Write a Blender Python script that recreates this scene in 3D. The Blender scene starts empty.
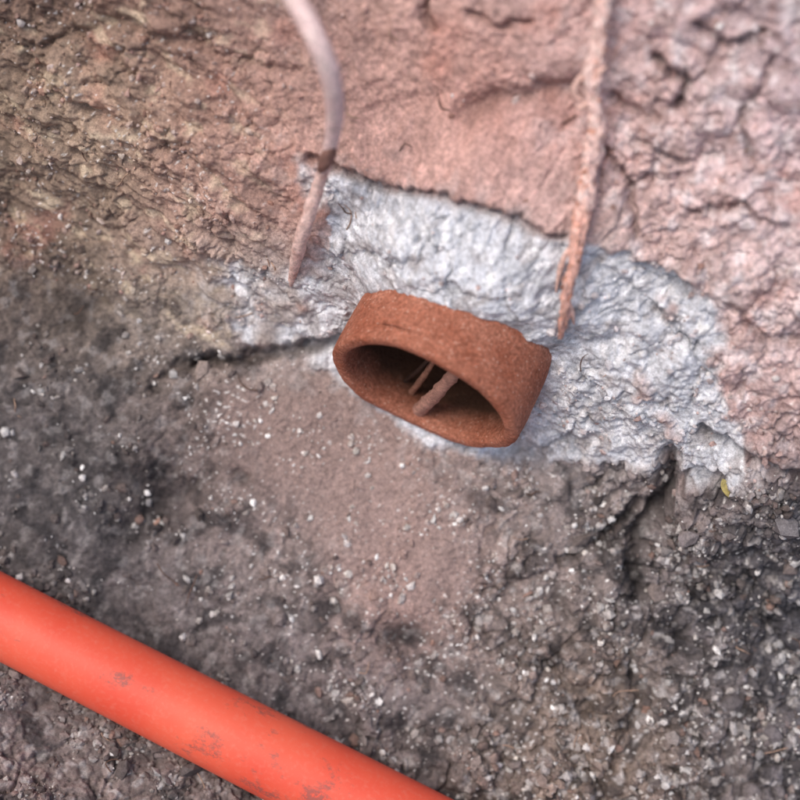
import bpy, math, numpy as np
from mathutils import Vector, Matrix
rng=np.random.default_rng(7)
K=0.00055; D=0.8; DP=D/K
PITCH=math.radians(55); ROLL=math.radians(27)
uy,uz=math.sin(PITCH),math.cos(PITCH)
dy,dz=math.cos(PITCH),-math.sin(PITCH)
cR,sR=math.cos(ROLL),math.sin(ROLL)
FOC=36*D/(800*K)

# ---------------- noise helpers ----------------
def h2(ix,iy,seed):
    with np.errstate(over='ignore'):
        h=(ix.astype(np.uint32)*np.uint32(374761393))+(iy.astype(np.uint32)*np.uint32(668265263))+np.uint32((seed*2246822519+17)%4294967296)
        h=(h^(h>>np.uint32(13)))*np.uint32(1274126177)
        h=(h^(h>>np.uint32(16)))*np.uint32(2654435761)
        h=h^(h>>np.uint32(15))
    return h.astype(np.float32)/np.float32(4294967296.0)
def gn(x,y,seed):
    x=np.asarray(x,np.float32);y=np.asarray(y,np.float32)
    fx=np.floor(x);fy=np.floor(y);ix=fx.astype(np.int32);iy=fy.astype(np.int32);dx=x-fx;dyy=y-fy
    def g(i,j):
        a=h2(ix+i,iy+j,seed)*np.float32(2*np.pi)
        return np.cos(a)*(dx-i)+np.sin(a)*(dyy-j)
    u=dx*dx*dx*(dx*(dx*6-15)+10);v=dyy*dyy*dyy*(dyy*(dyy*6-15)+10)
    a=g(0,0);b=g(1,0);c=g(0,1);d=g(1,1)
    return 1.5*((a*(1-u)+b*u)*(1-v)+(c*(1-u)+d*u)*v)
def fbm(x,y,lam,o,seed,rough=0.5,mode=0):
    t=0;A=1;n=0
    for i in range(o):
        v=gn(x/lam+13.7*i,y/lam-7.3*i,seed+i)
        if mode==1: v=1-2*np.abs(v)*1.4
        if mode==2: v=2*np.abs(v)*1.4-0.6
        t=t+A*v;n+=A;A*=rough;lam*=0.5
    return t/n
def vor(x,y,lam,seed):
    x=np.asarray(x/lam,np.float32);y=np.asarray(y/lam,np.float32)
    fx=np.floor(x).astype(np.int32);fy=np.floor(y).astype(np.int32)
    f1=np.full(x.shape,9.,np.float32);f2=np.full(x.shape,9.,np.float32);idv=np.zeros(x.shape,np.float32)
    for i in(-1,0,1):
        for j in(-1,0,1):
            cx=fx+i;cy=fy+j
            d=np.hypot(cx+h2(cx,cy,seed)-x,cy+h2(cx,cy,seed+91)-y)
            m=d<f1
            f2=np.where(m,f1,np.minimum(f2,d));idv=np.where(m,h2(cx,cy,seed+55),idv);f1=np.where(m,d,f1)
    return f1,f2,idv
def sst(a,b,x):
    t=np.clip((x-a)/(b-a),0,1);return t*t*(3-2*t)

# ---------------- bank profile ----------------
def theta(s):
    return np.radians(np.interp(s,[-1e9,-520,-430,-350,-310,-40,5,25,120,170,260,650,1300,1450,1e9],
                                  [0,2,4,14,34,37,44,84,84,64,60,66,72,0,0]))
sf=np.arange(-3000,4000,1.0)
th=theta(sf); cy=np.cumsum(np.cos(th));cz=np.cumsum(np.sin(th))
i0=3000; cy-=cy[i0];cz-=cz[i0]
tt=cy*uy+cz*uz; ww=cy*dy+cz*dz
TP=tt/(1+ww/DP)
vis=(sf>-900)&(sf<1200)
def prof(s):
    y=np.interp(s,sf,cy);z=np.interp(s,sf,cz)
    y=y+np.where(s>sf[-1],s-sf[-1],0)+np.where(s<sf[0],s-sf[0],0)
    return y,z
def uv(px,py):
    a=np.asarray(px,float)-400;b=400-np.asarray(py,float)
    return a*cR-b*sR,a*sR+b*cR
CAM=np.array([0,-dy*D,-dz*D])
def P(px,py,h=0.0):
    X,T=uv(px,py);s=np.interp(T,TP[vis],sf[vis]);y,z=prof(s);w=y*dy+z*dz
    p=np.array([X*(1+w/DP),float(y),float(z)])*K
    v=CAM-p;return p+v/np.linalg.norm(v)*h*K
def W(X,T,w):
    q=1+w/DP;return np.array([X*q,T*q*uy+w*dy,T*q*uz+w*dz])*K

# ---- clay pipe frame ----
TL=math.radians(15)
AX=np.array([0,-math.cos(TL),-math.sin(TL)])
UPV=np.array([0,-math.sin(TL),math.cos(TL)])
XV=np.array([1.,0,0])
RC=W(19,13,-90);RO=102*K*(1-90/DP);RI=RO*0.85

# ---------------- ground / bank sheet ----------------
def axis(lo,hi,step,far):
    c=np.arange(lo,hi+step,step)
    a=[];g=step;p=c[-1]
    while p<far: g*=1.35;p+=g;a.append(p)
    b=[];g=step;p=c[0]
    while p>-far: g*=1.35;p-=g;b.append(p)
    return np.concatenate([b[::-1],c,a])
xs=axis(-575,575,1.3,60000)
ss=axis(-680,740,1.3,60000)
ss=np.unique(np.concatenate([ss,np.arange(760,1600,12.),np.arange(-1200,-690,8.)]))
nx,ns=len(xs),len(ss)
XX,SS=np.meshgrid(xs,ss)
Y0,Z0=prof(SS)
B=np.stack([XX,Y0,Z0],-1)*K
def pipepush(Pt,nz):
    rel=Pt-RC;al=rel@AX;pe=rel-al[...,None]*AX;rd=np.sqrt((pe**2).sum(-1));cx=pe[...,0]/np.maximum(rd,1e-6);su=(pe@UPV)/np.maximum(rd,1e-6)
    L=(70+13*cx-13*np.clip(su,0,1)**2)*K+nz
    wg=sst(RO*2.1,RO*1.08,rd)
    tgt=-L-(np.clip(rd-RO,0,9)*.55)
    push=np.clip(tgt-al,0,.12)*wg*(al>-.2)
    return Pt+push[...,None]*AX,rd,al
nz_=fbm(XX,SS,40,3,2)*5*K
B,_,_=pipepush(B,nz_)
w0=(B[...,1]*dy+B[...,2]*dz)/K;t0=(B[...,1]*uy+B[...,2]*uz)/K
q=np.clip(1+w0/DP,0.3,3)
Xp=XX/q;Tp=t0/q
inr=(np.abs(XX)<1500)&(np.abs(SS)<1800)
PX=400+Xp*cR+Tp*sR;PY=400-(-Xp*sR+Tp*cR)
wx=fbm(XX,SS,60,4,1)*22;wy=fbm(XX,SS,60,4,31)*22
fxw=fbm(XX,SS,14,3,61)*7;fyw=fbm(XX,SS,14,3,71)*7
QX=PX+wx+fxw;QY=PY+wy+fyw
RX=PX+wx*0.35+fxw;RY=PY+wy*0.35+fyw
def polymask(poly,X,Y,soft):
    inside=np.zeros(X.shape,bool);dist=np.full(X.shape,1e9);n=len(poly)
    for i in range(n):
        x1,y1=poly[i];x2,y2=poly[(i+1)%n]
        c=((y1>Y)!=(y2>Y))&(X<(x2-x1)*(Y-y1)/((y2-y1)+1e-9)+x1)
        inside^=c
        ex,ey=x2-x1,y2-y1;t=np.clip(((X-x1)*ex+(Y-y1)*ey)/(ex*ex+ey*ey),0,1)
        dist=np.minimum(dist,np.hypot(X-x1-t*ex,Y-y1-t*ey))
    sd=np.where(inside,dist,-dist)
    return sst(-soft,soft,sd),sd
def pdist(pl,X,Y):
    dist=np.full(X.shape,1e9)
    for (x1,y1),(x2,y2) in zip(pl[:-1],pl[1:]):
        ex,ey=x2-x1,y2-y1;t=np.clip(((X-x1)*ex+(Y-y1)*ey)/(ex*ex+ey*ey),0,1)
        dist=np.minimum(dist,np.hypot(X-x1-t*ex,Y-y1-t*ey))
    return dist
mort_poly=[(300,160),(345,178),(385,190),(430,194),(470,206),(520,224),(560,242),(610,248),(655,260),(710,290),(730,345),(716,378),(742,425),(768,478),(700,482),(640,466),(560,456),(500,462),(430,450),(330,372),(255,348),(225,322),(200,290),(215,262),(285,272),(318,240)]
M,Msd=polymask(mort_poly,RX,RY,5)
patch=fbm(XX,SS,55,4,201)
M=M*np.where(RX>560,sst(-0.5,-0.22,patch+(650-RX)/420),1)*np.where(RX<330,sst(-0.35,0.15,patch+(RX-290)/400),1)
upper,_=polymask([(-900,-900),(1700,-900),(1700,560),(800,480),(700,470),(560,445),(330,350),(210,350),(90,290),(-20,260),(-900,200)],RX,RY,18)
silt,_=polymask([(225,385),(330,385),(420,440),(470,500),(468,575),(435,620),(380,590),(310,530),(240,470)],QX,QY,40)
redw=upper*(1-M)
leftb=redw*sst(330,200,RX)
H=np.zeros(XX.shape)
H+=fbm(XX,SS,220,3,3)*12
low=(1-upper)*(1-M)
def chunk(lam,seed,wa,edge=.16):
    a,b,i=vor(XX+wx*wa+fxw*wa,SS+wy*wa+fyw*wa,lam,seed)
    e=b-a
    return (i-.35)*sst(0,edge,e)-.45*(1-sst(0,edge*.7,e))+(.5-a)*.5,e,i
c1,e1,id1=chunk(44,5,.9);c2,e2,idg=chunk(19,6,.9);c3,e3,idk=chunk(8.5,8,.6,.25)
rough_low=low*(1-0.85*silt)
rsel=np.clip(sst(-0.35,0.4,.9*fbm(XX,SS,120,3,40)+(PX-500)/420)+.55*sst(680,780,PY+.0*PX),0,1.1)
H+=rough_low*(fbm(XX,SS,70,4,10)*12+(0.12+0.9*rsel)*(c1*14+c2*8)+(.3+.6*rsel)*c3*3.4+fbm(XX,SS,8,3,15)*1.9)
H+=low*silt*(fbm(XX,SS,45,3,12)*4+fbm(XX,SS,6,2,14)*.8+c3*1.4*(idk>.7))
# mortar
c4,e4,idm=chunk(36,20,1.1,.12);c5,e5,idn=chunk(14,21,1.2,.2)
msel=sst(-.2,.25,fbm(XX,SS,50,2,26))
H+=M*(fbm(XX,SS,60,4,22,mode=2)*9+c4*9*(.4+.6*msel)+c5*3.2*(.25+.75*msel)+fbm(XX,SS,8,3,25)*2.0)
# red wall
rr=sst(500,660,PX+fbm(XX,SS,120,2,44)*90)
sel=sst(-.25,.25,fbm(XX,SS,60,3,46))
H+=redw*(fbm(XX,SS,110,4,28)*9+fbm(XX,SS,12,3,29)*1.9+rr*(fbm(XX,SS,45,4,30,mode=1)*7+c1*6+sel*(c2*8+c3*3.5))+(1-rr)*(fbm(XX,SS,50,4,33,mode=1)*4+.45*sel*(c2*5+c3*2)))
H+=leftb*(fbm(XX*0.6+SS*.5,SS*1.3,44,4,35,mode=2)*10+sel*(c2*3.5+c3*1.6))
H+=redw*6
cav=np.zeros(XX.shape)
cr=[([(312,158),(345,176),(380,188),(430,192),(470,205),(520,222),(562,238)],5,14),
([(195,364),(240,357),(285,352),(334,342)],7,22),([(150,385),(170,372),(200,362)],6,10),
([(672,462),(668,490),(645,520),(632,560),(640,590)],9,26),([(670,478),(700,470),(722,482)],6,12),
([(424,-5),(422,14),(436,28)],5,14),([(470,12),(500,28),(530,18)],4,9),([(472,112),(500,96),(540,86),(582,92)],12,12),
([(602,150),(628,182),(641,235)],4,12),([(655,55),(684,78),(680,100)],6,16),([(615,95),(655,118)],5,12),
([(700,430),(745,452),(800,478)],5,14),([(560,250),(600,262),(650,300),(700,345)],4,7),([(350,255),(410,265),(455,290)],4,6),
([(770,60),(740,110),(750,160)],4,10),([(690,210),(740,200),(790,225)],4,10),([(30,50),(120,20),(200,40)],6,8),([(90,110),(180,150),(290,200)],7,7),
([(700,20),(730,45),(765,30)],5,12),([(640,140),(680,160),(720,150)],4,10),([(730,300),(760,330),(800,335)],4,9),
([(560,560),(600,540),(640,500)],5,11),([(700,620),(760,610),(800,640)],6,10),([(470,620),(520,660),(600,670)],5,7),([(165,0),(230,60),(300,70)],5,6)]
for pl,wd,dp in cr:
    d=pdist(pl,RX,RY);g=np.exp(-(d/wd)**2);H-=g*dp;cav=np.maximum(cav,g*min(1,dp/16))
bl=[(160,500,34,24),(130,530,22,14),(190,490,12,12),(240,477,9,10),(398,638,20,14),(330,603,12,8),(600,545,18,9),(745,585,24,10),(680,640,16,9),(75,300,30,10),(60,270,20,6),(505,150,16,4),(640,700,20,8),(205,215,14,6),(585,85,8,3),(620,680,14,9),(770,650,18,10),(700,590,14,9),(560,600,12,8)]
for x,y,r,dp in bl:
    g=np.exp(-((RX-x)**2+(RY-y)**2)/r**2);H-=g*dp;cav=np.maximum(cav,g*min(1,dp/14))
up=[(695,520,42,16),(770,500,50,12),(600,600,40,8),(395,657,16,10),(530,70,40,4),(640,340,60,8),(400,220,60,6),(740,300,50,9),(560,500,40,8),(120,420,60,8)]
for x,y,r,dp in up: H+=np.exp(-((RX-x)**2+(RY-y)**2)/r**2)*dp
H+=(fbm(XX,SS,4.2,2,50)*1.0)
H=np.where(inr,H,fbm(XX,SS,900,4,77)*25*np.clip(np.hypot(XX,SS)/3000,0,3))
thv=theta(SS)
rel=B-RC;al=rel@AX;rad=np.sqrt(((rel-al[...,None]*AX)**2).sum(-1))
damp=1-.6*sst(RO*1.5,RO*1.0,rad)*(al>-.12)
Hn=np.stack([np.zeros_like(H),-np.sin(thv)*H*damp*K,np.cos(thv)*H*damp*K],-1)
V3=B+Hn
V=V3.reshape(-1,3)

# ---- colour ----
G=np.array([  # ground colour grid; its tones already carry light and shade
[(112,88,76),(122,96,82),(144,112,98),(168,134,124),(188,146,134),(182,144,135),(185,150,146),(185,157,157),(168,148,152)],
[(140,118,98),(168,142,120),(160,124,108),(180,138,124),(194,148,135),(184,134,122),(196,162,157),(197,168,166),(194,168,172)],
[(120,100,86),(142,120,102),(174,138,122),(172,134,122),(190,147,136),(192,150,141),(192,158,152),(198,168,165),(200,174,175)],
[(102,88,80),(116,102,92),(152,138,126),(168,158,154),(168,154,148),(166,155,150),(184,158,151),(194,166,162),(204,180,179)],
[(88,81,80),(94,86,84),(112,97,92),(128,109,103),(150,124,116),(150,132,127),(182,172,172),(192,159,155),(182,152,149)],
[(89,83,83),(74,70,71),(112,98,95),(134,115,110),(150,126,120),(138,122,118),(124,113,111),(116,105,104),(90,87,91)],
[(86,80,80),(84,78,79),(110,100,99),(123,110,107),(152,123,116),(128,113,109),(119,107,104),(94,90,94),(84,83,91)],
[(110,96,94),(98,88,86),(86,79,80),(102,93,94),(108,97,96),(120,107,102),(130,112,101),(108,99,98),(86,83,89)],
[(128,110,107),(128,110,105),(112,97,93),(80,72,73),(96,85,85),(120,105,98),(134,116,104),(118,106,102),(98,92,96)]],float)
def lin(c):
    c=np.asarray(c,float)/255;return np.where(c<.04045,c/12.92,((c+.055)/1.055)**2.4)
GL=lin(G)
gx=np.clip(QX/100,0,7.999);gy=np.clip(QY/100,0,7.999);ix=gx.astype(int);iy=gy.astype(int)
ax=(gx-ix)[...,None];ay=(gy-iy)[...,None]
C=(GL[iy,ix]*(1-ax)+GL[iy,ix+1]*ax)*(1-ay)+(GL[iy+1,ix]*(1-ax)+GL[iy+1,ix+1]*ax)*ay
def mix(C,c,m): return C*(1-m[...,None])+np.asarray(c)*m[...,None]
C*=(1+0.24*fbm(XX,SS,30,4,80)+0.24*fbm(XX,SS,8,3,81)+rough_low*(.5*(idg-.5)+.5*(idk-.5))+redw*.2*(idg-.5)+redw*.16*(idk-.5))[...,None]
C=mix(C,lin((176,114,97)),redw*sst(0.1,0.5,fbm(XX,SS,70,4,83)+0.4*np.exp(-((PX-540)**2+(PY-95)**2*4)/60**2))*0.45)
C=mix(C,lin((222,210,212)),redw*rr*sst(0.0,0.36,fbm(XX,SS,22,4,84))*0.65)
C=mix(C,lin((146,114,108)),redw*rr*sst(0.05,0.4,fbm(XX,SS,20,4,184))*0.5)
C=mix(C,lin((208,188,158)),leftb*sst(0.1,0.4,fbm(XX*.7,SS*1.2,24,4,85))*0.5)
C=mix(C,lin((66,54,50)),leftb*sst(0.15,0.5,fbm(XX,SS,36,4,86))*0.4)
C=mix(C,lin((38,37,41)),rough_low*sst(0.02,0.3,fbm(XX,SS,34,4,87)+0.1*sst(560,720,PX))*0.65)
C=mix(C,lin((176,170,169)),rough_low*sst(0.10,0.38,fbm(XX,SS,15,4,88))*(.25+.42*rsel))
C=mix(C,lin((152,124,116)),silt*low*0.45)
mc=lin((190,193,201))*(1+0.3*fbm(XX,SS,22,4,90)+.2*(idm-.5)+.16*(idn-.5))[...,None]
mc=mix(mc,lin((150,141,140)),sst(0.05,0.38,fbm(XX,SS,28,4,91)+.2*sst(380,320,RX)+.1*sst(430,470,RY))*0.65)
mc=mix(mc,lin((232,233,237)),sst(0.05,0.33,fbm(XX,SS,13,3,92)+.08*sst(280,230,RY))*0.6)
mc=mix(mc,lin((95,88,88)),(1-sst(0,.10,e4))*.35*msel)
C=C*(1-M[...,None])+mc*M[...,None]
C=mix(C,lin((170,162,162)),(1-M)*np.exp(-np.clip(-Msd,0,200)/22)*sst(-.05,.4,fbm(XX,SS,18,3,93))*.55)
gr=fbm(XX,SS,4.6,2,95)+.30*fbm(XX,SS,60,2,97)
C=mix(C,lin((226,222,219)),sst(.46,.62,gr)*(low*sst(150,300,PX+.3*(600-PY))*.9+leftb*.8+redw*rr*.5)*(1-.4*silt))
C=mix(C,lin((34,31,33)),cav*0.7*low);C=mix(C,lin((60,48,44)),cav*.5*(1-low))  # cracks and hollows painted darker: shade plus damp soil in the colour
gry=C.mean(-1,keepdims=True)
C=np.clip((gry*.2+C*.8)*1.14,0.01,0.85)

idx=np.arange(nx*ns).reshape(ns,nx)
F=np.stack([idx[:-1,:-1],idx[:-1,1:],idx[1:,1:],idx[1:,:-1]],-1).reshape(-1,4)
rel=V-RC;al=rel@AX;rad=np.linalg.norm(rel-al[:,None]*AX,axis=1)
kill=(rad<RO*0.93)&(al<0.004)&(al>-0.3)
F=F[~kill[F].any(axis=1)]

def mkmesh(name,V,F,col=None,smooth=True,mat=None):
    me=bpy.data.meshes.new(name)
    V=np.ascontiguousarray(V,np.float32);F=np.asarray(F,np.int32);n=F.shape[1]
    me.vertices.add(len(V));me.vertices.foreach_set('co',V.ravel())
    me.loops.add(F.size);me.loops.foreach_set('vertex_index',F.ravel())
    me.polygons.add(len(F));me.polygons.foreach_set('loop_start',np.arange(0,F.size,n,dtype=np.int32))
    try: me.polygons.foreach_set('loop_total',np.full(len(F),n,np.int32))
    except Exception: pass
    me.update(calc_edges=True)
    me.polygons.foreach_set('use_smooth',np.full(len(me.polygons),smooth,bool))
    if col is not None:
        a=me.color_attributes.new('Col','FLOAT_COLOR','POINT')
        c=np.ones((len(V),4),np.float32);c[:,:3]=col;a.data.foreach_set('color',c.ravel())
    o=bpy.data.objects.new(name,me);bpy.context.collection.objects.link(o)
    if mat: me.materials.append(mat)
    return o

# ---------------- materials ----------------
def newmat(name):
    m=bpy.data.materials.new(name);m.use_nodes=True
    nt=m.node_tree;b=nt.nodes['Principled BSDF'];return m,nt,b
def N(nt,t,**kw):
    n=nt.nodes.new(t)
    for k,v in kw.items():
        if k in n.inputs: n.inputs[k].default_value=v
        else: setattr(n,k,v)
    return n
def ramp(nt,src,p0,p1,c0=(0,0,0,1),c1=(1,1,1,1)):
    r=nt.nodes.new('ShaderNodeValToRGB');e=r.color_ramp.elements
    e[0].position=p0;e[1].position=p1;e[0].color=c0;e[1].color=c1
    nt.links.new(src,r.inputs[0]);return r.outputs[0]
def mixc(nt,fac,a,b,bt='MIX'):
    m=nt.nodes.new('ShaderNodeMix');m.data_type='RGBA';m.blend_type=bt
    for s,v in((m.inputs[0],fac),(m.inputs[6],a),(m.inputs[7],b)):
        if hasattr(v,'links'): nt.links.new(v,s)
        else: s.default_value=v
    return m.outputs[2]
def soilmat(name,bump=0.5,sc=1.0,rough=.9):
    m,nt,b=newmat(name)
    tc=N(nt,'ShaderNodeTexCoord')
    n1=N(nt,'ShaderNodeTexNoise',Scale=420*sc,Detail=4.0,Roughness=.65);nt.links.new(tc.outputs['Object'],n1.inputs['Vector'])
    n2=N(nt,'ShaderNodeTexNoise',Scale=1300*sc,Detail=2.0,Roughness=.7);nt.links.new(tc.outputs['Object'],n2.inputs['Vector'])
    a=N(nt,'ShaderNodeVertexColor');a.layer_name='Col';base=a.outputs['Color']
    g=ramp(nt,n1.outputs['Fac'],.28,.72,(.62,.61,.6,1),(1.38,1.36,1.35,1))
    c=mixc(nt,1.0,base,g,'MULTIPLY')
    g2=ramp(nt,n2.outputs['Fac'],.3,.7,(.75,.75,.75,1),(1.25,1.25,1.25,1))
    c=mixc(nt,1.0,c,g2,'MULTIPLY')
    nt.links.new(c,b.inputs['Base Color']);b.inputs['Roughness'].default_value=rough
    b.inputs['Specular IOR Level'].default_value=.3
    b1=N(nt,'ShaderNodeBump',Strength=bump,Distance=.0012);nt.links.new(n1.outputs['Fac'],b1.inputs['Height'])
    b2=N(nt,'ShaderNodeBump',Strength=bump*.7,Distance=.0004);nt.links.new(n2.outputs['Fac'],b2.inputs['Height']);nt.links.new(b1.outputs[0],b2.inputs['Normal'])
    nt.links.new(b2.outputs[0],b.inputs['Normal'])
    return m
m_soil=soilmat('soil',bump=.6);m_crumb=soilmat('crumb',bump=.4)
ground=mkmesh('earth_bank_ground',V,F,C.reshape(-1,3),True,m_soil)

# ---------------- clay pipe ----------------
def lathe(prof,nseg,noise,seed):
    pr=np.array(prof);n=len(pr);ang=np.linspace(0,2*np.pi,nseg,endpoint=False)
    A,L=np.meshgrid(ang,np.arange(n));R=pr[L,1];Z=pr[L,0]
    a1=A/(2*np.pi)*600;bw=A/(2*np.pi)
    def per(lam,o,sd): return fbm(a1,L*3.0,lam,o,sd)*(1-bw)+fbm(a1-600,L*3.0,lam,o,sd)*bw
    nz=per(24,4,seed);nb=per(70,2,seed+9)
    lump=0.012*np.sin(2*A+.6)+0.008*np.sin(3*A+1.3)+.004*np.sin(5*A)
    R=R*(1+lump)+nz*noise+nb*noise*1.2
    Z=Z+(np.sin(2*A+1)*.0012+np.sin(5*A)*.0006+nz*.0010)*(Z>-.01)
    p=RC+(np.cos(A)*R)[...,None]*XV+(np.sin(A)*R)[...,None]*UPV+Z[...,None]*AX
    id=np.arange(n*nseg).reshape(n,nseg);nx_=np.roll(id,-1,axis=1)
    F=np.stack([id[:-1],nx_[:-1],nx_[1:],id[1:]],-1).reshape(-1,4)
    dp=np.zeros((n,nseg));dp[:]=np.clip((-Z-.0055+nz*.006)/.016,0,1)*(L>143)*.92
    return p.reshape(-1,3),F,dp.reshape(-1)
pf=[]
for i in range(130): pf.append((-0.16+i/129*0.156,RO*(0.975+0.025*i/129)))
for a in np.linspace(90,-90,14)[1:-1]:
    th_=(RO-RI)/2; ca=math.cos(math.radians(a));sa=math.sin(math.radians(a))
    pf.append((-.004+.004*ca**.7,(RO+RI)/2+th_*math.copysign(abs(sa)**.7,sa)))
for i in range(120): pf.append((-0.004-i/119*0.156,RI))
pf.append((-.1605,RI*.5));pf.append((-.1605,.0002))
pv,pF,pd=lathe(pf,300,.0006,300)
m_clay,nt,b=newmat('terracotta')
tc=N(nt,'ShaderNodeTexCoord')
n1=N(nt,'ShaderNodeTexNoise',Scale=60.,Detail=5.,Roughness=.6);n2=N(nt,'ShaderNodeTexNoise',Scale=520.,Detail=5.,Roughness=.75)
vo=N(nt,'ShaderNodeTexVoronoi',Scale=520.);n3=N(nt,'ShaderNodeTexNoise',Scale=1100.,Detail=3.)
for n in(n1,n2,vo,n3): nt.links.new(tc.outputs['Object'],n.inputs['Vector'])
c=ramp(nt,n1.outputs['Fac'],.3,.7,(.42,.13,.07,1),(.58,.24,.155,1))
g=ramp(nt,n2.outputs['Fac'],.32,.68,(.5,.45,.42,1),(1.4,1.42,1.45,1));c=mixc(nt,1.,c,g,'MULTIPLY')
s=ramp(nt,vo.outputs['Distance'],.15,.35,(1,1,1,1),(0,0,0,1));s2=ramp(nt,n2.outputs['Fac'],.5,.58);s=mixc(nt,1.,s,s2,'MULTIPLY')
c=mixc(nt,s,c,(.7,.47,.37,1))
at=N(nt,'ShaderNodeVertexColor');at.layer_name='Col'
c=mixc(nt,at.outputs['Color'],c,(.055,.028,.015,1))  # bore darkens with depth: shade and damp deposit painted into the clay colour
nt.links.new(c,b.inputs['Base Color']);b.inputs['Roughness'].default_value=.85;b.inputs['Specular IOR Level'].default_value=.3
b1=N(nt,'ShaderNodeBump',Strength=.9,Distance=.0018);nt.links.new(n2.outputs['Fac'],b1.inputs['Height'])
b2=N(nt,'ShaderNodeBump',Strength=.7,Distance=.0008);nt.links.new(n3.outputs['Fac'],b2.inputs['Height']);nt.links.new(b1.outputs[0],b2.inputs['Normal']);nt.links.new(b2.outputs[0],b.inputs['Normal'])
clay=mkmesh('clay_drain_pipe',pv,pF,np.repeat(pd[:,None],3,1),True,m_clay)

# ---------------- tubes ----------------
def catmull(P_,n):
    P_=np.array(P_,float);Q=np.vstack([2*P_[0]-P_[1],P_,2*P_[-1]-P_[-2]]);out=[]
    for i in range(1,len(Q)-2):
        for t in np.linspace(0,1,n,endpoint=False):
            p0,p1,p2,p3=Q[i-1:i+3]
            out.append(.5*((2*p1)+(-p0+p2)*t+(2*p0-5*p1+4*p2-p3)*t*t+(-p0+3*p1-3*p2+p3)*t**3))
    out.append(Q[-2]);return np.array(out)
def tube(pts,rad,sub,seg,rough,seed,freq=1.0,asc=1.0):
    data=catmull(np.hstack([np.array(pts),np.array(rad)[:,None]]),sub)
    p=data[:,:3];r=np.maximum(data[:,3],1e-5);T=np.gradient(p,axis=0);T/=np.linalg.norm(T,axis=1)[:,None]
    ref=np.array([.3,-.8,.2]);A=np.cross(T,ref);A/=np.linalg.norm(A,axis=1)[:,None];B=np.cross(T,A)
    L=np.concatenate([[0],np.cumsum(np.linalg.norm(np.diff(p,axis=0),axis=1))])
    an=np.linspace(0,2*np.pi,seg,endpoint=False);AN,LL=np.meshgrid(an,L)
    lx=LL*600*freq
    R=r[:,None]*(1+rough*(fbm(lx+np.cos(AN)*6*asc,np.sin(AN)*6*asc+lx*.2,5,3,seed)+.6*fbm(lx*.5+np.sin(AN)*5*asc,np.cos(AN)*5*asc-lx*.1,2.6,2,seed+5)))
    v=p[:,None]+np.cos(AN)[...,None]*R[...,None]*A[:,None]+np.sin(AN)[...,None]*R[...,None]*B[:,None]
    n=len(p);id=np.arange(n*seg).reshape(n,seg);nx_=np.roll(id,-1,axis=1)
    F=np.stack([id[:-1],id[1:],nx_[1:],nx_[:-1]],-1).reshape(-1,4)
    return v.reshape(-1,3),F
def join(parts):
    V=[];F=[];C=[];o=0
    for p in parts:
        V.append(p[0]);F.append(p[1]+o);o+=len(p[0])
        if len(p)>2: C.append(p[2])
    return np.vstack(V),np.vstack(F),(np.vstack(C) if C else None)

# orange plastic pipe
rp=41*K
opts=[]
for X,T,dz_ in[(-2600,-366,0),(-1400,-368,0),(-700,-371,0),(-277,-374,0),(0,-375,0),(231,-375,0),(700,-374,0),(1400,-372,0),(2600,-370,0)]:
    s_=np.interp(T-0,TP[vis],sf[vis]);y,z=prof(s_);w=float(y*dy+z*dz)-30
    opts.append(W(X,T,w))
ov,oF=tube(opts,[rp*.94,rp*.94,rp*.94,rp*.93,rp*.97,rp*1.0,rp,rp,rp],30,64,.0,1)
m_pl,nt,b=newmat('orange_plastic')
tc=N(nt,'ShaderNodeTexCoord')
mp=N(nt,'ShaderNodeMapping');mp.inputs['Scale'].default_value=(.6,1,1);mp.inputs['Location'].default_value=(.35,.1,0);nt.links.new(tc.outputs['Object'],mp.inputs[0])
n1=N(nt,'ShaderNodeTexNoise',Scale=46.,Detail=7.,Roughness=.7);n2=N(nt,'ShaderNodeTexNoise',Scale=420.,Detail=5.,Roughness=.6);n4=N(nt,'ShaderNodeTexNoise',Scale=15.,Detail=3.)
nt.links.new(mp.outputs[0],n1.inputs['Vector']);nt.links.new(tc.outputs['Object'],n2.inputs['Vector']);nt.links.new(tc.outputs['Object'],n4.inputs['Vector'])
c=ramp(nt,n4.outputs['Fac'],.35,.65,(.78,.085,.045,1),(.86,.14,.075,1))
dust=ramp(nt,n2.outputs['Fac'],.5,.75);c=mixc(nt,mixc(nt,1.,dust,(.2,.2,.2,1),'MULTIPLY'),c,(.78,.34,.25,1))
d1=ramp(nt,n1.outputs['Fac'],.575,.65);d1=mixc(nt,1.,d1,ramp(nt,n2.outputs['Fac'],.38,.52),'MULTIPLY')
c=mixc(nt,mixc(nt,1.,d1,(.65,.65,.65,1),'MULTIPLY'),c,(.2,.085,.075,1))
nt.links.new(c,b.inputs['Base Color'])
r=ramp(nt,n2.outputs['Fac'],.3,.7,(.42,.42,.42,1),(.6,.6,.6,1));nt.links.new(r,b.inputs['Roughness'])
b1=N(nt,'ShaderNodeBump',Strength=.18,Distance=.0005);nt.links.new(n2.outputs['Fac'],b1.inputs['Height']);nt.links.new(b1.outputs[0],b.inputs['Normal'])
orange=mkmesh('orange_plastic_pipe',ov,oF,None,True,m_pl)

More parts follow.
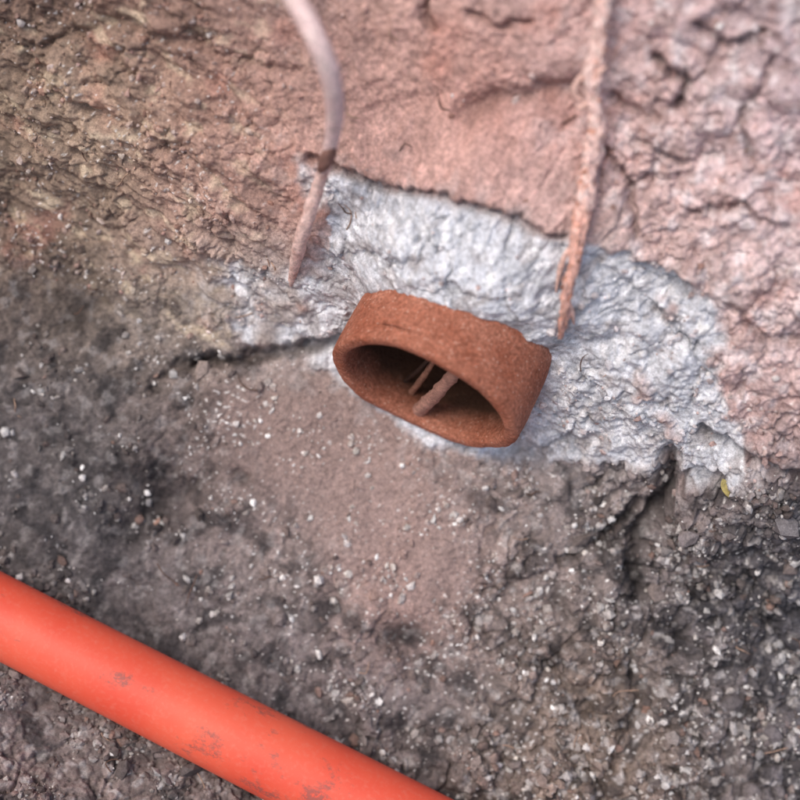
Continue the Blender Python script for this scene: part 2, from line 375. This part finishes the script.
# roots
def rcol(v,base,seed,alt,lam=14,lo=.0):
    m=sst(lo,lo+.4,fbm(v[:,0]/K*1.5,v[:,2]/K+v[:,1]/K,lam,3,seed))
    return lin(base)[None]*(1-m[:,None])+lin(alt)[None]*m[:,None]
m_root=soilmat('root_bark',bump=.5,sc=.8,rough=.8)
path=[(612,-160,-10),(606,-60,24),(603,0,32),(600,40,32),(592,75,34),(594,100,34),(597,130,34),(589,170,36),(586,200,40),(578,235,48),(575,262,54),(567,290,54),(565,315,46),(560,338,22)]
pr=[7,7,6.4,6.2,8,5.6,7.2,6.0,7.6,6.2,4.8,4.4,4.0,2]
v1=tube([P(*p) for p in path],[r*K for r in pr],24,26,.95,400,1.2,1.3)
cc=rcol(v1[0],(230,196,188),401,(206,148,126),12,.1);hi=sst(.1,.4,fbm(v1[0][:,0]/K*2,v1[0][:,2]/K*1.3,7,2,402))
cc=cc*(1-.7*hi[:,None])+lin((240,224,218))*.7*hi[:,None]
loww=sst(-.2,.1,-(v1[0][:,2]-P(586,205,40)[2])/.03)[:,None]*.5;cc=cc*(1-loww)+lin((208,140,114))*loww
parts=[(v1[0],v1[1],cc)]
for k_ in range(120):
    i=rng.integers(2,11);f=rng.random();a=np.array(path[i]);b_=np.array(path[i+1]);c0=a*(1-f)+b_*f
    L_=rng.uniform(4,13);an=rng.uniform(0,2*np.pi)
    e=c0+np.array([math.cos(an)*L_*.8,abs(math.sin(an))*L_*(-1 if rng.random()<.5 else 1),rng.uniform(0,8)])
    mid=(c0+e)/2+rng.normal(0,1.5,3)
    t_=tube([P(*c0),P(*mid),P(*e)],[2.0*K,1.4*K,.3*K],6,6,.2,410+k_)
    parts.append((t_[0],t_[1],np.repeat(lin([(236,212,206),(206,156,136),(130,96,84)][k_%3])[None],len(t_[0]),0)))
for pth in [[(594,70,34),(580,78,36),(574,92,36),(583,102,35)],[(592,82,36),(600,72,39),(607,66,40)],[(590,100,34),(581,108,36),(577,104,36)],[(577,240,50),(566,254,48),(560,270,44),(556,292,36)],[(566,300,50),(572,312,44),(574,324,34)]]:
    t_=tube([P(*p) for p in pth],[2.4*K]*(len(pth)-1)+[.8*K],8,8,.3,450);parts.append((t_[0],t_[1],np.repeat(lin((222,186,174))[None],len(t_[0]),0)))
V_,F_,C_=join(parts);mkmesh('tree_root',V_,F_,C_,True,m_root)

path=[(225,-150,-10),(262,-60,60),(293,-5,120),(316,38,140),(331,78,130),(335,115,100),(330,148,70)]
v1=tube([P(*p) for p in path],[x*K for x in(9.5,9.5,9,9,8.6,7.6,6)],16,24,.07,500)
parts=[(v1[0],v1[1],rcol(v1[0],(226,200,198),501,(232,210,206)))]
path=[(331,140,74),(327,158,60),(320,180,46),(312,205,38),(304,230,32),(297,255,24),(291,284,8)]
v1=tube([P(*p) for p in path],[x*K for x in(6.8,6.2,5.4,6.2,6.6,6.0,3)],12,20,.2,510)
parts.append((v1[0],v1[1],rcol(v1[0],(220,190,182),511,(204,166,156))))
# dark node where the root kinks
v1=tube([P(333,146,78),P(326,160,66),P(320,170,58)],[3*K,6.6*K,3*K],8,16,.5,515);parts.append((v1[0],v1[1],np.repeat(lin((128,96,88))[None],len(v1[0]),0)))
V_,F_,C_=join(parts);mkmesh('tree_root.001',V_,F_,C_,True,m_root)

# root strands hanging across the mouth of the clay pipe
sp=[]
for x0,x1,a0,a1,rr_,cl in[(.002,.010,.009,.012,6.5,(176,134,120)),(-.006,-.003,.016,.022,3.0,(150,110,92)),(-.012,-.004,.020,.014,2.0,(60,42,34))]:
    b0=RC-AX*a0-UPV*RI*.97+XV*x0;t0_=RC-AX*a1+UPV*RI*.97+XV*x1
    v1=tube([b0,b0*.6+t0_*.4+XV*.001,t0_],[rr_*1.15*K,rr_*K,rr_*.9*K],14,16,.35,520)
    sp.append((v1[0],v1[1],np.repeat(lin(cl)[None],len(v1[0]),0)))
V_,F_,C_=join(sp);o=mkmesh('root_strand',V_,F_,C_,True,m_root);o.parent=clay

# ---------------- crumbs & pebbles ----------------
import bmesh
bm=bmesh.new();bmesh.ops.create_icosphere(bm,subdivisions=1,radius=1)
bm.verts.ensure_lookup_table();iv=np.array([v.co[:] for v in bm.verts]);iF=np.array([[v.index for v in f.verts] for f in bm.faces]);bm.free()
clumpn=sst(-.15,.45,fbm(XX,SS,50,3,150))
def scatter(name,n,wt,rmin,rmax,pal,seed,pw=4,own=.5):
    r=np.random.default_rng(seed);w=(wt*inr*clumpn).ravel().astype(float);w[kill|((rad<RO*1.12)&(al>-.1)&(al<.03))]=0;w/=w.sum()
    c=r.choice(len(w),n,p=w);pos=V[c];rd=rmin+(rmax-rmin)*r.random(n)**pw
    nrm=np.stack([np.zeros(n),-np.sin(thv.ravel()[c]),np.cos(thv.ravel()[c])],1)
    q=r.normal(size=(n,3,3));Q,_=np.linalg.qr(q)
    sc=r.uniform(.5,1.25,(n,1,3));vv=iv[None]*sc*(1+r.normal(0,.2,(n,len(iv),1)))
    vv=np.einsum('nij,nkj->nki',Q,vv)*(rd*K)[:,None,None]+(pos+nrm*(rd*K*.1)[:,None])[:,None]
    pal=lin(pal);cc=pal[r.integers(0,len(pal),n)]*r.uniform(.7,1.2,(n,1))
    nearc=C.reshape(-1,3)[c];mixf=r.uniform(0,1,(n,1))**own;cc=cc*(1-mixf)+nearc*mixf*1.05
    FF=(iF[None]+(np.arange(n)*len(iv))[:,None,None]).reshape(-1,3)
    return mkmesh(name,vv.reshape(-1,3),FF,np.repeat(cc,len(iv),0),False,m_crumb)
view=((PX>-120)&(PX<920)&(PY>-120)&(PY<920))
pal=[(215,210,208),(190,182,176),(120,107,102),(95,82,78),(60,55,55),(150,120,108),(232,230,228),(225,222,220)]
scatter('soil_crumbs',11000,view*low*(1-.7*silt)*(.3+sst(350,750,PX+.4*PY-250)+sst(620,760,PY)),1.3,6.2,pal,3)
scatter('soil_clods',380,view*low*(1-silt)*(.1+sst(560,760,PX)+sst(640,760,PY)),4,12,[(95,87,84),(120,108,103),(70,65,65),(140,127,122)],4)
scatter('mortar_droppings',1500,view*low*(.25+np.exp(-((PX-340)/130)**2-((PY-500)/110)**2)*1.3+.5*sst(400,560,PX)),1.1,4.6,[(225,222,220),(238,236,235),(205,198,192)],9,3,1.6)
scatter('wall_grit',2800,view*upper*(.1+1.0*M*.4+rr*.9+leftb*1.1),1.2,4.6,[(214,198,194),(190,155,146),(228,224,222),(150,115,102)],5)
nearpipe=np.exp(-((Tp+415)/22)**2)+.6*np.exp(-((Tp+335)/9)**2)
scatter('bedding_soil',2200,view*nearpipe,1.5,7,[(120,102,98),(90,78,75),(150,134,128),(60,53,52)],6)

# fine rootlets
parts=[]
for k_ in range(60):
    x=rng.uniform(0,800);y=rng.uniform(0,800)
    if 300<x<570 and 270<y<480: continue
    an=rng.uniform(0,np.pi*2);L_=rng.uniform(12,36);p=[]
    for j in range(4): p.append(P(x,y,rng.uniform(3,11)));x+=math.cos(an)*L_/3;y+=math.sin(an)*L_/3;an+=rng.normal(0,.6)
    t_=tube(p,[.7*K,.7*K,.6*K,.3*K],6,5,.1,600+k_);parts.append((t_[0],t_[1],np.repeat(lin((165,138,120) if k_%2 else (100,78,68))[None],len(t_[0]),0)))
V_,F_,C_=join(parts);mkmesh('fine_rootlets',V_,F_,C_,True,m_root)

# leaf fragment
lv=[];pc=P(726,489,18);dirL=(P(722,480,18)-P(728,499,18));dirW=np.cross(dirL,CAM-pc);dirW/=np.linalg.norm(dirW);L2=np.linalg.norm(dirL);dl=dirL/L2;nn=np.cross(dl,dirW)
for i in range(9):
    u_=i/8;wd=math.sin(math.pi*u_)**.8*4*K
    for j in(-1,0,1): lv.append(pc+dl*(u_-.5)*L2+dirW*wd*j+nn*(abs(j)*1.2*K+math.sin(u_*3)*2*K))
lF=[[i*3+j,i*3+j+1,i*3+j+4,i*3+j+3] for i in range(8) for j in(0,1)]
mkmesh('leaf_fragment',np.array(lv),np.array(lF),np.repeat(lin((198,184,120))[None],27,0),True,m_root)

# ---------------- camera, light ----------------
cam=bpy.data.cameras.new('camera');co=bpy.data.objects.new('camera',cam);bpy.context.collection.objects.link(co)
U0=Vector((0,uy,uz));X0=Vector((1,0,0));Dv=Vector((0,dy,dz))
Rv=X0*cR+U0*sR;Uv=-X0*sR+U0*cR
m=Matrix((Rv,Uv,-Dv)).transposed().to_4x4();m.translation=-Dv*D;co.matrix_world=m
cam.lens=FOC;cam.sensor_width=36;cam.clip_start=.01;cam.clip_end=200
cam.dof.use_dof=True;cam.dof.focus_distance=D-.045;cam.dof.aperture_fstop=2.7
bpy.context.scene.camera=co
el=math.radians(54);az=math.atan2(-.45,-.40)
sd=Vector((math.sin(az)*math.cos(el),math.cos(az)*math.cos(el),math.sin(el)))
L=bpy.data.lights.new('sun','SUN');L.energy=1.5;L.angle=math.radians(28);L.color=(1,.96,.91)
lo=bpy.data.objects.new('sun',L);lo.rotation_euler=sd.to_track_quat('Z','Y').to_euler();bpy.context.collection.objects.link(lo)
w=bpy.data.worlds.new('World');bpy.context.scene.world=w;w.use_nodes=True
nt=w.node_tree;bg=nt.nodes['Background'];sk=nt.nodes.new('ShaderNodeTexSky');sk.sky_type='NISHITA';sk.sun_disc=False
sk.sun_elevation=el;sk.sun_rotation=az;sk.dust_density=4.0;nt.links.new(sk.outputs[0],bg.inputs[0]);bg.inputs[1].default_value=.15
bpy.context.scene.view_settings.view_transform='Standard';bpy.context.scene.view_settings.look='None'
print('verts',len(V))
